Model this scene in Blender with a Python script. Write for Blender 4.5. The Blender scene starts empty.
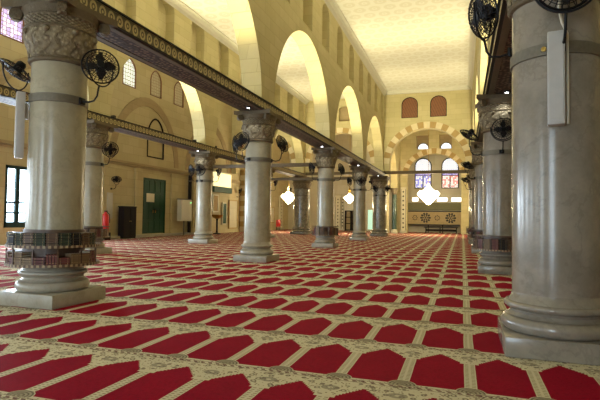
import bpy, bmesh, math, random
from mathutils import Vector, Matrix, Euler
PI = math.pi; rnd = random.Random(7)
SC = bpy.context.scene; COL = SC.collection

# ------------------------------------------------------------------ camera
F_PX, YAW, PITCH, ROLL = 483.65, 0.3239, 0.0359, 0.0146
def cam_axes():
    cy, sy, cp, sp = math.cos(YAW), math.sin(YAW), math.cos(PITCH), math.sin(PITCH)
    f = Vector((-sy*cp, cy*cp, sp)); r = Vector((cy, sy, 0)); u = r.cross(f)
    return r*math.cos(ROLL)+u*math.sin(ROLL), u*math.cos(ROLL)-r*math.sin(ROLL), f
cr, cu, cf = cam_axes()
cd = bpy.data.cameras.new('camera'); cam = bpy.data.objects.new('camera', cd); COL.objects.link(cam)
cam.matrix_world = Matrix(((cr.x, cu.x, -cf.x, 0), (cr.y, cu.y, -cf.y, 0), (cr.z, cu.z, -cf.z, 1.5), (0, 0, 0, 1)))
cd.sensor_width = 36; cd.lens = F_PX/600*36; cd.clip_end = 300; cd.clip_start = .05
SC.camera = cam

# ------------------------------------------------------------------ materials
class NT:
    def __init__(s, name):
        s.m = bpy.data.materials.new(name); s.m.use_nodes = True
        s.t = s.m.node_tree; s.b = s.t.nodes['Principled BSDF']; s.x = None
    def n(s, typ, **kw):
        n = s.t.nodes.new(typ)
        for k, v in kw.items(): setattr(n, k, v)
        return n
    def put(s, sock, v):
        if isinstance(v, bpy.types.NodeSocket): s.t.links.new(v, sock)
        elif isinstance(v, (tuple, list)) and len(v) == 3 and sock.type == 'RGBA': sock.default_value = (*v, 1)
        else: sock.default_value = v
    def math(s, op, a, b=None, c=None):
        n = s.n('ShaderNodeMath', operation=op)
        for i, v in enumerate((a, b, c)):
            if v is not None: s.put(n.inputs[i], v)
        return n.outputs[0]
    def mix(s, f, a, b, mode='MIX'):
        n = s.n('ShaderNodeMix', data_type='RGBA', blend_type=mode)
        s.put(n.inputs[0], f); s.put(n.inputs[6], a); s.put(n.inputs[7], b)
        return n.outputs[2]
    def obj(s): return s.n('ShaderNodeTexCoord').outputs['Object']
    def sep(s, v):
        n = s.n('ShaderNodeSeparateXYZ'); s.put(n.inputs[0], v); return n.outputs
    def comb(s, x, y, z=0.):
        n = s.n('ShaderNodeCombineXYZ')
        for i, v in enumerate((x, y, z)): s.put(n.inputs[i], v)
        return n.outputs[0]
    def noise(s, v, scale, detail=4, rough=.5, dist=0., out=0):
        n = s.n('ShaderNodeTexNoise'); s.put(n.inputs['Vector'], v); n.inputs['Scale'].default_value = scale
        n.inputs['Detail'].default_value = detail; n.inputs['Roughness'].default_value = rough; n.inputs['Distortion'].default_value = dist
        return n.outputs[out]
    def ramp(s, f, stops):
        n = s.n('ShaderNodeValToRGB'); s.put(n.inputs[0], f); e = n.color_ramp.elements
        while len(e) < len(stops): e.new(.5)
        for el, (p, c) in zip(e, stops): el.position = p; el.color = (*c, 1)
        return n.outputs[0]
    def voro(s, v, scale, feature='F1', out='Distance', rand=1.):
        n = s.n('ShaderNodeTexVoronoi', feature=feature); s.put(n.inputs['Vector'], v); n.inputs['Scale'].default_value = scale
        n.inputs['Randomness'].default_value = rand
        return n.outputs[out]
    def step(s, a, lo, hi):   # smooth step 0..1
        n = s.n('ShaderNodeMapRange', interpolation_type='SMOOTHSTEP'); s.put(n.inputs[0], a); s.put(n.inputs[1], lo); s.put(n.inputs[2], hi)
        return n.outputs[0]
    def bump(s, h, dist=.01, strength=.5):
        n = s.n('ShaderNodeBump'); s.put(n.inputs['Height'], h); n.inputs['Distance'].default_value = dist; n.inputs['Strength'].default_value = strength
        s.put(s.b.inputs['Normal'], n.outputs[0])
    def done(s, col, rough=.6, metal=0., spec=None):
        s.put(s.b.inputs['Base Color'], col); s.put(s.b.inputs['Roughness'], rough); s.b.inputs['Metallic'].default_value = metal
        if spec is not None: s.b.inputs['Specular IOR Level'].default_value = spec
        return s.m

def plain(name, col, rough=.5, metal=0., var=.15, scale=12):
    t = NT(name); f = t.noise(t.obj(), scale)
    c2 = tuple(max(0, c*(1-var*2)) for c in col)
    return t.done(t.mix(f, c2, tuple(min(1, c*(1+var)) for c in col)), rough, metal, .18 if max(col) < .07 else None)
def emit(name, col, strength):
    t = NT(name); t.put(t.b.inputs['Base Color'], col); t.put(t.b.inputs['Emission Color'], col); t.b.inputs['Emission Strength'].default_value = strength
    return t.m
def stone(name, c1, c2, mortar, bw=.9, bh=.42, rough=.75):
    t = NT(name); o = t.obj(); x, y, z = t.sep(o)
    v = t.comb(t.math('ADD', x, y), z)
    br = t.n('ShaderNodeTexBrick'); t.put(br.inputs['Vector'], v); br.inputs['Scale'].default_value = 1
    br.inputs['Brick Width'].default_value = bw; br.inputs['Row Height'].default_value = bh; br.inputs['Mortar Size'].default_value = .012
    br.inputs['Mortar Smooth'].default_value = .6; br.inputs['Bias'].default_value = 0
    t.put(br.inputs['Color1'], c1); t.put(br.inputs['Color2'], c2); t.put(br.inputs['Mortar'], mortar)
    n1 = t.noise(o, 1.3, 6, .6); n2 = t.noise(o, 14, 4, .6)
    c = t.mix(t.math('MULTIPLY', n1, .55), br.outputs['Color'], tuple(a*.72 for a in c2), 'MIX')
    c = t.mix(t.math('MULTIPLY', n2, .22), c, tuple(a*.6 for a in c1))
    t.bump(t.math('ADD', t.math('MULTIPLY', br.outputs['Fac'], -1.), t.math('MULTIPLY', n2, .4)), .012, .5)
    return t.done(c, rough)
def marble(name, c1, c2, vein, rough=.2, vs=1.6, veinamt=.5):
    t = NT(name); o = t.obj()
    oi = t.n('ShaderNodeObjectInfo')
    va = t.n('ShaderNodeVectorMath', operation='ADD'); t.put(va.inputs[0], o)
    t.put(va.inputs[1], t.comb(t.math('MULTIPLY', oi.outputs['Random'], 37.), 3., t.math('MULTIPLY', oi.outputs['Random'], 11.)))
    v = va.outputs[0]
    n1 = t.noise(v, vs*1.6, 8, .66, .25); n2 = t.noise(v, vs*1.1, 9, .62, .35)
    c = t.mix(t.step(n1, .35, .68), c1, c2)
    ve = t.math('SUBTRACT', 1., t.step(t.math('ABSOLUTE', t.math('SUBTRACT', n2, .5)), 0., .022))
    c = t.mix(t.math('MULTIPLY', ve, veinamt), c, vein)
    c = t.mix(t.math('MULTIPLY', t.noise(v, 30, 3), .18), c, tuple(a*.6 for a in c2))
    t.bump(t.noise(v, 9, 5), .004, .25)
    return t.done(c, rough)

M = {}
M['stone'] = stone('cream_limestone_blocks', (.60, .525, .285), (.51, .44, .22), (.40, .335, .155))
M['stone_light'] = stone('pale_limestone_blocks', (.68, .60, .36), (.60, .52, .29), (.46, .385, .2))
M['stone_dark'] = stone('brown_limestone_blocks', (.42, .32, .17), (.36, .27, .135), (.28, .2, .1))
M['stone_west'] = stone('buff_limestone_blocks', (.57, .485, .275), (.49, .405, .215), (.36, .285, .14), 1.1, .55)
M['vous_light'] = plain('light_voussoir_stone', (.66, .57, .36), .75, 0, .1, 4)
M['vous_dark'] = plain('ochre_voussoir_stone', (.40, .27, .10), .75, 0, .12, 4)
M['marble'] = marble('honed_beige_marble', (.385, .345, .24), (.315, .275, .185), (.22, .185, .12), .26, 1.3, .28)
M['marble_white'] = marble('polished_grey_marble', (.30, .262, .205), (.22, .192, .15), (.14, .12, .095), .22, 1.3, .3)
M['marble_dark'] = marble('mottled_dark_marble', (.30, .27, .2), (.13, .125, .09), (.45, .42, .34), .2, 2.4, .6)
M['marble_green'] = marble('dark_green_marble', (.05, .085, .06), (.025, .05, .035), (.16, .2, .15), .18, 2.5, .5)
M['plinth'] = marble('worn_plinth_marble', (.38, .345, .27), (.30, .265, .195), (.2, .17, .12), .35, 1.6, .3)
M['metal'] = plain('dull_grey_strap_metal', (.17, .15, .11), .55, .4, .15, 25)
M['black'] = plain('black_enamel_wire', (.008, .008, .009), .45, 0., .2)
M['blade'] = plain('smoky_blade_plastic', (.022, .018, .016), .3)
M['grey'] = plain('light_grey_housing', (.45, .43, .39), .45, 0, .06)
M['cable'] = plain('cream_cable_sheath', (.62, .58, .45), .5, 0, .05)
M['white'] = plain('cream_painted_metal', (.60, .56, .42), .45, 0, .05)
M['gold'] = plain('gilded_metal', (.55, .36, .09), .3, .9, .1)
M['green'] = plain('dark_green_gloss_paint', (.010, .055, .025), .5, 0, .2, 6)
M['wfr'] = plain('dark_green_window_paint', (.02, .045, .04), .35, 0, .2, 6)
M['brown'] = plain('dark_brown_wood', (.014, .009, .007), .7, 0, .25, 5)
M['wood'] = plain('brown_shutter_wood', (.21, .085, .032), .5, 0, .25, 5)
M['rack'] = plain('walnut_rack_wood', (.10, .052, .028), .45, 0, .25, 9)
M['rackl'] = plain('light_rack_wood', (.36, .27, .15), .5, 0, .2, 9)
M['red'] = plain('red_enamel', (.55, .02, .015), .3)
M['paper'] = plain('page_edges', (.55, .50, .38), .8, 0, .1, 40)
M['lamp'] = emit('led_lens', (.95, .98, 1.), 14)
M['tub'] = plain('lamp_housing', (.05, .045, .04), .4, .5)
M['flood'] = emit('flood_lens', (1., .82, .45), 10)
M['day'] = emit('bright_day_pane', (.62, .83, 1.), 9)
M['crystal'] = emit('lit_crystal', (1., .90, .62), 7)
M['glow_warm'] = emit('lit_cream_panel', (1., .92, .55), .7)

def shutter_mat():   # diagonal planks
    t = NT('diagonal_plank_wood'); x, y, z = t.sep(t.obj())
    w = t.math('FRACT', t.math('MULTIPLY', t.math('ADD', t.math('MULTIPLY', x, 1.0), t.math('MULTIPLY', z, .45)), 5.))
    e = t.step(w, 0., .22)
    c = t.mix(t.noise(t.obj(), 5), (.24, .095, .035), (.14, .052, .02))
    return t.done(t.mix(e, (.045, .018, .009), c), .5)
M['shutter'] = shutter_mat()

def carpet_mat():
    t = NT('red_prayer_niche_carpet'); o = t.obj(); x, y, z = t.sep(o)
    # a gentle wander so that the woven edges are not ruler straight
    wob = t.math('MULTIPLY', t.math('SUBTRACT', t.noise(o, 1.2, 3), .5), .035)
    PX, PY = .590, 1.405
    u = t.math('ADD', t.math('DIVIDE', t.math('ADD', x, .22), PX), t.math('MULTIPLY', wob, .8))
    cellu = t.math('FLOOR', t.math('ADD', u, .5)); du = t.math('MULTIPLY', t.math('SUBTRACT', u, cellu), PX)
    au = t.math('ABSOLUTE', du)                                    # distance from niche axis, 0..295
    yy = t.math('ADD', y, wob)
    v = t.math('MULTIPLY', t.math('FRACT', t.math('DIVIDE', t.math('SUBTRACT', yy, 4.40), PY)), PY)   # 0..1.405
    # stepped gable: quantised distance from the axis
    q = t.math('MULTIPLY', t.math('FLOOR', t.math('DIVIDE', au, .0225)), .0225)
    top = t.math('SUBTRACT', 1.275, t.math('MULTIPLY', q, 1.28))
    ex = t.math('DIVIDE', t.math('SUBTRACT', .295, au), .128); ey = t.math('DIVIDE', t.math('SUBTRACT', v, .115), .115)
    rm = t.math('SQRT', t.math('ADD', t.math('MULTIPLY', ex, ex), t.math('MULTIPLY', ey, ey)))   # half round medallion at the foot of every shaft
    bot = t.math('ADD', .135, t.math('MULTIPLY', t.math('LESS_THAN', rm, 1.), 1.))
    red = t.math('MULTIPLY', t.math('LESS_THAN', au, .240), t.math('MULTIPLY', t.math('LESS_THAN', v, top), t.math('GREATER_THAN', v, bot)))
    # shoulders cut in a little above the columns
    sh = t.math('MULTIPLY', t.math('GREATER_THAN', au, .202), t.math('GREATER_THAN', v, .985))
    red = t.math('MULTIPLY', red, t.math('SUBTRACT', 1., sh))
    base = t.mix(t.noise(o, 3, 4), (.62, .575, .42), (.52, .48, .335))
    # floral sprigs in the border
    d = t.voro(o, 12., 'F1', 'Distance', .7)
    sprig = t.math('LESS_THAN', t.math('ABSOLUTE', t.math('SUBTRACT', d, .26)), .085)
    d2 = t.voro(o, 30., 'F1', 'Distance', .9)
    sprig2 = t.math('LESS_THAN', d2, .29)
    inborder = t.math('MAXIMUM', t.math('GREATER_THAN', v, 1.03), t.math('LESS_THAN', v, .12))
    c = t.mix(t.math('MULTIPLY', t.math('MULTIPLY', sprig, inborder), .75), base, (.10, .07, .055))
    c = t.mix(t.math('MULTIPLY', t.math('MULTIPLY', sprig2, inborder), .85), c, (.15, .10, .065))
    # column shafts between the niches: ladder of small dashes with two dark edge lines
    shaft = t.math('MULTIPLY', t.math('GREATER_THAN', au, .25), t.math('LESS_THAN', v, 1.0))
    dash = t.math('LESS_THAN', t.math('FRACT', t.math('MULTIPLY', v, 24.)), .38)
    lad = t.math('MULTIPLY', shaft, t.math('MULTIPLY', dash, t.math('LESS_THAN', au, .284)))
    c = t.mix(t.math('MULTIPLY', lad, .8), c, (.20, .15, .085))
    # oval medallion at the foot of every shaft and rosette in the spandrel
    med = t.math('MULTIPLY', t.math('LESS_THAN', rm, .95), t.math('GREATER_THAN', v, .10))
    c = t.mix(t.math('MULTIPLY', med, .8), c, (.27, .235, .165))
    md = t.math('MULTIPLY', med, t.math('GREATER_THAN', t.math('SINE', t.math('MULTIPLY', rm, 24.)), .2))
    c = t.mix(t.math('MULTIPLY', md, .8), c, (.12, .10, .07))
    ex = t.math('DIVIDE', t.math('SUBTRACT', .295, au), .085); ey = t.math('DIVIDE', t.math('SUBTRACT', v, 1.215), .06)
    rr = t.math('SQRT', t.math('ADD', t.math('MULTIPLY', ex, ex), t.math('MULTIPLY', ey, ey)))
    med = t.math('MULTIPLY', t.math('LESS_THAN', rr, 1.), t.math('GREATER_THAN', rr, .3))
    c = t.mix(t.math('MULTIPLY', med, .7), c, (.20, .17, .13))
    # guard stripes with maroon teeth where two rows meet
    for (a, b, f) in ((.035, .075, 12.),):
        st = t.math('MULTIPLY', t.math('GREATER_THAN', v, a), t.math('LESS_THAN', v, b))
        te = t.math('LESS_THAN', t.math('FRACT', t.math('ADD', t.math('MULTIPLY', x, f), t.math('MULTIPLY', v, 9.))), .5)
        c = t.mix(t.math('MULTIPLY', st, t.math('MULTIPLY', te, .8)), c, (.11, .03, .03))
    for a, b in ((.018, .028), (.082, .092)):
        st = t.math('MULTIPLY', t.math('GREATER_THAN', v, a), t.math('LESS_THAN', v, b))
        c = t.mix(t.math('MULTIPLY', st, .8), c, (.12, .075, .06))
    redc = t.mix(t.noise(o, 2.2, 5, .6), (.30, .003, .021), (.20, .002, .016))
    redc = t.mix(t.math('MULTIPLY', t.step(t.noise(o, 26, 4, .7), .45, .7), .5), redc, (.13, .002, .010))
    c = t.mix(red, c, redc)
    t.bump(t.noise(o, 160, 2), .006, .5)
    return t.done(c, .85, 0., .06)
M['carpet'] = carpet_mat()

def ceiling_mat():
    t = NT('stencilled_plaster_ceiling'); o = t.obj(); x, y, z = t.sep(o)
    row = t.math('DIVIDE', y, .75); ri = t.math('FLOOR', row)
    xo = t.math('ADD', t.math('DIVIDE', x, .78), t.math('MULTIPLY', t.math('MODULO', ri, 2.), .5))
    fx = t.math('SUBTRACT', t.math('FRACT', xo), .5); fy = t.math('SUBTRACT', t.math('FRACT', row), .5)
    r = t.math('SQRT', t.math('ADD', t.math('MULTIPLY', fx, fx), t.math('MULTIPLY', fy, fy)))
    w = t.math('ADD', r, t.math('MULTIPLY', t.math('SUBTRACT', t.noise(o, 6, 3), .5), .16))
    ring = t.math('MULTIPLY', t.math('LESS_THAN', w, .40), t.math('GREATER_THAN', w, .18))
    dot = t.math('LESS_THAN', w, .10)
    c = t.mix(t.noise(o, 1.5), (.70, .685, .60), (.65, .635, .54))
    c = t.mix(t.math('MULTIPLY', t.math('MAXIMUM', ring, dot), .5), c, (.56, .52, .39))
    return t.done(c, .8)
M['ceiling'] = ceiling_mat()
M['cornice'] = plain('grey_plaster_moulding', (.60, .58, .48), .7, 0, .06, 3)

def frieze_mat():   # gilded S-scroll frieze on a dark wooden beam
    t = NT('gilt_scroll_frieze'); o = t.obj(); x, y, z = t.sep(o)
    f = t.math('SUBTRACT', t.math('FRACT', t.math('MULTIPLY', y, 4.3)), .5); g = t.math('MULTIPLY', t.math('SUBTRACT', z, 5.20), 3.4)
    r = t.math('SQRT', t.math('ADD', t.math('MULTIPLY', f, f), t.math('MULTIPLY', g, g)))
    ring = t.math('LESS_THAN', t.math('ABSOLUTE', t.math('SUBTRACT', r, .30)), .085)
    core = t.math('LESS_THAN', r, .1)
    edge = t.math('GREATER_THAN', t.math('ABSOLUTE', g), .44)
    m = t.math('MAXIMUM', t.math('MAXIMUM', ring, core), edge)
    c = t.mix(m, (.10, .075, .035), (.46, .37, .16))
    return t.done(c, .5)
M['frieze'] = frieze_mat()
def soffit_mat():
    t = NT('carved_dark_beam_underside'); o = t.obj(); n = t.voro(o, 9., 'F1', 'Distance', .5)
    w = t.noise(o, 22, 4)
    c = t.mix(t.step(n, .2, .45), (.24, .17, .105), (.04, .026, .018))
    t.bump(n, .02, .7)
    return t.done(t.mix(t.math('MULTIPLY', w, .5), c, (.06, .04, .025)), .6, 0., .2)
M['soffit'] = soffit_mat()
M['beamtop'] = plain('blackened_beam_edge', (.015, .012, .01), .5)
M['tie'] = plain('weathered_tie_beam_wood', (.125, .092, .048), .6, 0, .2, 4)
def carved_mat():
    t = NT('carved_capital_stone'); o = t.obj(); x, y, z = t.sep(o)
    a = t.math('ARCTAN2', y, x)
    sc = t.math('MULTIPLY', t.math('ABSOLUTE', t.math('SINE', t.math('ADD', t.math('MULTIPLY', a, 17.), t.math('MULTIPLY', z, 55.)))), t.math('ABSOLUTE', t.math('SINE', t.math('SUBTRACT', t.math('MULTIPLY', a, 17.), t.math('MULTIPLY', z, 55.)))))
    band = t.math('MULTIPLY', t.math('GREATER_THAN', z, 4.62), t.math('LESS_THAN', z, 4.78))
    wn = t.math('MULTIPLY', t.math('SUBTRACT', t.noise(o, 7, 3), .5), 5.)
    fl = t.math('ABSOLUTE', t.math('SINE', t.math('ADD', t.math('ADD', t.math('MULTIPLY', a, 8.), wn), t.math('MULTIPLY', t.math('SINE', t.math('ADD', t.math('MULTIPLY', z, 26.), wn)), .8))))
    low = t.math('MULTIPLY', t.math('GREATER_THAN', z, 4.13), t.math('LESS_THAN', z, 4.58))
    h = t.math('ADD', t.math('MULTIPLY', band, sc), t.math('MULTIPLY', low, t.math('MULTIPLY', fl, .7)))
    n = t.noise(o, 19, 6, .7); d = t.voro(o, 14., 'F1', 'Distance', .9)
    h = t.math('ADD', h, t.math('SUBTRACT', t.math('MULTIPLY', n, .7), t.math('MULTIPLY', d, .35)))
    c = t.mix(t.step(h, .15, .8), (.125, .09, .05), (.34, .275, .165))
    c = t.mix(t.math('MULTIPLY', t.step(d, .15, .5), .6), c, (.15, .115, .065))
    t.bump(h, .03, .8)
    return t.done(c, .65, 0., .25)
M['carved'] = carved_mat()
def lattice_mat(name, c_glass, c_lead, strength, scale, c2=None):
    t = NT(name); x, y, z = t.sep(t.obj()); v = t.comb(t.math('ADD', x, y), z)
    d = t.voro(v, scale, 'DISTANCE_TO_EDGE', 'Distance', .25)
    col = t.mix(t.math('GREATER_THAN', d, .09), c_lead, c_glass)
    if c2:
        k = t.voro(v, scale, 'F1', 'Color', .25); s_ = t.n('ShaderNodeSeparateColor'); t.put(s_.inputs[0], k)
        col = t.mix(t.math('MULTIPLY', t.math('GREATER_THAN', s_.outputs[0], .62), t.math('GREATER_THAN', d, .09)), col, c2)
    t.put(t.b.inputs['Emission Color'], col); t.b.inputs['Emission Strength'].default_value = strength
    return t.done(col, .4)
M['lat_blue'] = lattice_mat('white_lattice_daylit', (.70, .78, .72), (.20, .13, .06), .75, 4.2)
M['lat_dim'] = lattice_mat('tan_lattice_dim', (.42, .36, .22), (.28, .2, .09), .12, 5.)
M['lat_purple'] = lattice_mat('violet_lattice_daylit', (.72, .66, .95), (.22, .14, .10), .95, 5., (.45, .36, .72))
M['st_white'] = lattice_mat('clear_leaded_glass', (.80, .84, .92), (.20, .22, .28), .85, 5.0)
M['st_blue'] = lattice_mat('blue_leaded_glass', (.80, .82, .95), (.10, .10, .16), .8, 5.5, (.28, .30, .85))
M['st_red'] = lattice_mat('red_leaded_glass', (.90, .84, .80), (.16, .10, .12), .8, 5.5, (.85, .32, .28))
M['st_band'] = lattice_mat('violet_leaded_glass', (.45, .38, .80), (.08, .07, .1), .7, 6., (.2, .2, .6))
M['lead'] = plain('dark_lead_frame', (.05, .045, .035), .5)
M['inlay_k'] = plain('black_inlay', (.03, .03, .025), .4)
M['inlay_w'] = plain('cream_inlay', (.62, .57, .40), .5, 0, .06)
M['panel_tan'] = plain('tan_carved_panel', (.42, .31, .14), .6, 0, .15, 6)
M['frz_green'] = plain('olive_inscription_band', (.20, .19, .08), .6, 0, .25, 9)
M['mus'] = stone('veined_wall_marble', (.60, .55, .40), (.52, .46, .30), (.42, .36, .22), 1.2, 1.1, .35)
BOOKC = dict(green=(.05, .06, .038), brown=(.12, .065, .035), maroon=(.13, .03, .025), tan=(.22, .14, .07), black=(.025, .022, .022))
for k, c in BOOKC.items(): M['book_'+k] = plain(k+'_book_cloth', c, .5, 0, .2, 20)

# ------------------------------------------------------------------ mesh helpers
class B:
    def __init__(s): s.bm = bmesh.new()
    def face(s, pts, mi=0):
        f = s.bm.faces.new([s.bm.verts.new(p) for p in pts]); f.material_index = mi; return f
    def box(s, c, d, rot=None, mi=0, bev=0.):
        r = bmesh.ops.create_cube(s.bm, size=1.); vs = r['verts']
        mt = Matrix.Translation(c) @ (rot.to_4x4() if rot is not None else Matrix()) @ Matrix.Diagonal((*d, 1))
        bmesh.ops.transform(s.bm, matrix=mt, verts=vs)
        fs = {f for v in vs for f in v.link_faces}
        for f in fs: f.material_index = mi
        if bev:
            es = {e for v in vs for e in v.link_edges}
            bmesh.ops.bevel(s.bm, geom=list(es), offset=bev, segments=2, affect='EDGES', profile=.5)
        return s
    def lathe(s, prof, seg=32, c=(0, 0, 0), mi=0, cap=True, mt=None):
        rings = []
        for r, z in prof:
            ring = []
            for k in range(seg):
                a = 2*PI*k/seg; p = Vector((r*math.cos(a), r*math.sin(a), z))
                if mt is not None: p = mt @ p
                ring.append(s.bm.verts.new(p+Vector(c)))
            rings.append(ring)
        for a, b in zip(rings, rings[1:]):
            for k in range(seg):
                f = s.bm.faces.new((a[k], a[(k+1) % seg], b[(k+1) % seg], b[k])); f.material_index = mi
        if cap:
            s.bm.faces.new(rings[0][::-1]).material_index = mi; s.bm.faces.new(rings[-1]).material_index = mi
        return s
    def tube(s, pts, r, seg=6, mi=0, closed=False):
        pts = [Vector(p) for p in pts]; n = len(pts); rings = []; up = None
        for i, p in enumerate(pts):
            d = (pts[(i+1) % n]-pts[i-1]) if closed else (pts[min(i+1, n-1)]-pts[max(i-1, 0)])
            d.normalize()
            if up is None: up = d.orthogonal().normalized()
            up = (up-d*up.dot(d)); up = up.normalized() if up.length > 1e-6 else d.orthogonal().normalized()
            w = d.cross(up); rr = r[i] if isinstance(r, (list, tuple)) else r
            rings.append([s.bm.verts.new(p+(up*math.cos(2*PI*k/seg)+w*math.sin(2*PI*k/seg))*rr) for k in range(seg)])
        prs = list(zip(rings, rings[1:]))
        if closed: prs.append((rings[-1], rings[0]))
        for a, b in prs:
            for k in range(seg):
                f = s.bm.faces.new((a[k], a[(k+1) % seg], b[(k+1) % seg], b[k])); f.material_index = mi
        if not closed:
            s.bm.faces.new(rings[0][::-1]).material_index = mi; s.bm.faces.new(rings[-1]).material_index = mi
        return s
    def ring(s, R, r, c=(0, 0, 0), seg=32, ts=6, mi=0, mt=None):
        pts = [Vector((R*math.cos(2*PI*k/seg), R*math.sin(2*PI*k/seg), 0)) for k in range(seg)]
        pts = [(mt @ p if mt is not None else p)+Vector(c) for p in pts]
        return s.tube(pts, r, ts, mi, True)
    def ball(s, c, r, sc=(1, 1, 1), mi=0, sub=2, rot=None):
        q = bmesh.ops.create_icosphere(s.bm, subdivisions=sub, radius=r)
        mt = Matrix.Translation(c) @ (rot.to_4x4() if rot is not None else Matrix()) @ Matrix.Diagonal((*sc, 1))
        bmesh.ops.transform(s.bm, matrix=mt, verts=q['verts'])
        for f in {f for v in q['verts'] for f in v.link_faces}: f.material_index = mi
        return s
    def loop_prism(s, O, U, V, N, loop, thick, mi=0):
        O, U, V, N = map(Vector, (O, U, V, N))
        a = [s.bm.verts.new(O+U*p[0]+V*p[1]) for p in loop]; b = [s.bm.verts.new(O+U*p[0]+V*p[1]-N*thick) for p in loop]
        s.bm.faces.new(a).material_index = mi; s.bm.faces.new(b[::-1]).material_index = mi
        n = len(a)
        for k in range(n): s.bm.faces.new((a[k], b[k], b[(k+1) % n], a[(k+1) % n])).material_index = mi
        return s
    def wall(s, O, U, V, N, outer, thick, holes=(), niches=(), mi=0):
        """front face at O with through HOLES and NICHES [(loop, depth, material index of the back)]"""
        O, U, V, N = map(Vector, (O, U, V, N))
        def edges(loop, off):
            vs = [s.bm.verts.new(O+U*p[0]+V*p[1]-N*off) for p in loop]
            return vs, [s.bm.edges.new((vs[k], vs[(k+1) % len(vs)])) for k in range(len(vs))]
        def quads(a, b, m):
            for k in range(len(a)): s.bm.faces.new((a[k], a[(k+1) % len(a)], b[(k+1) % len(b)], b[k])).material_index = m
        fo, fe = edges(outer, 0); bo, be = edges(outer, thick); quads(fo, bo, mi)
        for h in holes:
            a, e1 = edges(h, 0); b, e2 = edges(h, thick); fe += e1; be += e2; quads(a, b, mi)
        for h, d, m in niches:
            a, e1 = edges(h, 0); fe += e1; b = [s.bm.verts.new(O+U*p[0]+V*p[1]-N*d) for p in h]; quads(a, b, mi)
            s.bm.faces.new(b).material_index = m
        for e in (fe, be):
            r = bmesh.ops.triangle_fill(s.bm, use_beauty=True, use_dissolve=False, edges=e)
            for f in r['geom']:
                if isinstance(f, bmesh.types.BMFace): f.material_index = mi
        return s
    def out(s, name, mats, parent=None, loc=(0, 0, 0), rot=None, smooth=35):
        bmesh.ops.recalc_face_normals(s.bm, faces=s.bm.faces[:])
        me = bpy.data.meshes.new(name); s.bm.to_mesh(me); s.bm.free()
        for m in (mats if isinstance(mats, (list, tuple)) else [mats]): me.materials.append(M[m])
        if smooth:
            me.polygons.foreach_set('use_smooth', [True]*len(me.polygons)); me.set_sharp_from_angle(angle=math.radians(smooth))
        o = bpy.data.objects.new(name, me); COL.objects.link(o); o.parent = parent; o.location = loc
        if rot is not None: o.rotation_euler = rot
        return o
def tag(o, label, cat, group=None, kind=None):
    o['label'] = label; o['category'] = cat
    if group: o['group'] = group
    if kind: o['kind'] = kind
    return o
def root(name, label, cat, loc=(0, 0, 0), rz=0., group=None, kind='thing'):
    o = bpy.data.objects.new(name, None); COL.objects.link(o); o.location = loc; o.rotation_euler = (0, 0, rz); o.empty_display_size = .2
    return tag(o, label, cat, group, kind)
def kids(o): return [c for c in COL.objects if c.parent is o]
def dup(o, label, loc, rz=None, group=None, kinder=None):
    def cp(a, par):
        c = a.copy(); COL.objects.link(c)
        if par is not None: c.parent = par
        for ch in CH.get(a.name, []): cp(ch, c)
        return c
    CH = {}
    for q in COL.objects:
        if q.parent is not None: CH.setdefault(q.parent.name, []).append(q)
    c = cp(o, None); c.location = loc; c['label'] = label
    if rz is not None: c.rotation_euler = (0, 0, rz)
    if group: c['group'] = group
    return c
X_, Y_, Z_ = (1, 0, 0), (0, 1, 0), (0, 0, 1)
def arch(cx, z0, a, b, p=1.9, n=24):     # from left springing to right springing
    out = []
    for k in range(n+1):
        t = PI*k/n; c, s_ = math.cos(t), math.sin(t)
        out.append((cx-a*math.copysign(abs(c)**(2/p), c), z0+b*abs(s_)**(2/p)))
    return out
def arched(x0, x1, z0, z1, b=None, n=10, p=2.):   # closed loop: rectangle with an arched head
    a = (x1-x0)/2; b = a if b is None else b
    return [(x1, z0), (x0, z0)][::-1] and [(x0, z0)]+arch((x0+x1)/2, z1-b, a, b, p, n)+[(x1, z0)]
def rect(x0, x1, z0, z1): return [(x0, z0), (x0, z1), (x1, z1), (x1, z0)]

# ------------------------------------------------------------------ layout numbers (metres)
XL, XR, XD, XW, XE = -6.65, 1.05, -13.65, -20.65, 8.4
YL, YR, YD, S = 6.57, 6.42, 6.48, 8.685
YN, YE, YT, YQ = -5.5, 41.0, 53.0, 57.0      # north wall, nave end wall, far crossing wall, south wall
ZB0, ZB1 = 5.06, 5.375                         # beam underside / top
ZC, ZA = 12.27, 11.95                         # nave ceiling, aisle ceiling
# ------------------------------------------------------------------ floor and carpet
tag(B().box(((XW+XE)/2, (YN+YQ)/2, -.112), (XE-XW+1, YQ-YN+1, .2)).out('floor', 'plinth'), 'stone slab floor lying under the wall to wall prayer carpet', 'floor', kind='structure')
tag(B().box(((XW+XE)/2, (YN+YQ)/2, -.006), (XE-XW-.04, YQ-YN-.04, .012)).out('prayer_carpet', 'carpet', smooth=0), 'red and cream prayer carpet woven in rows of pointed niches covering the whole floor', 'carpet', kind='thing')

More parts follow.
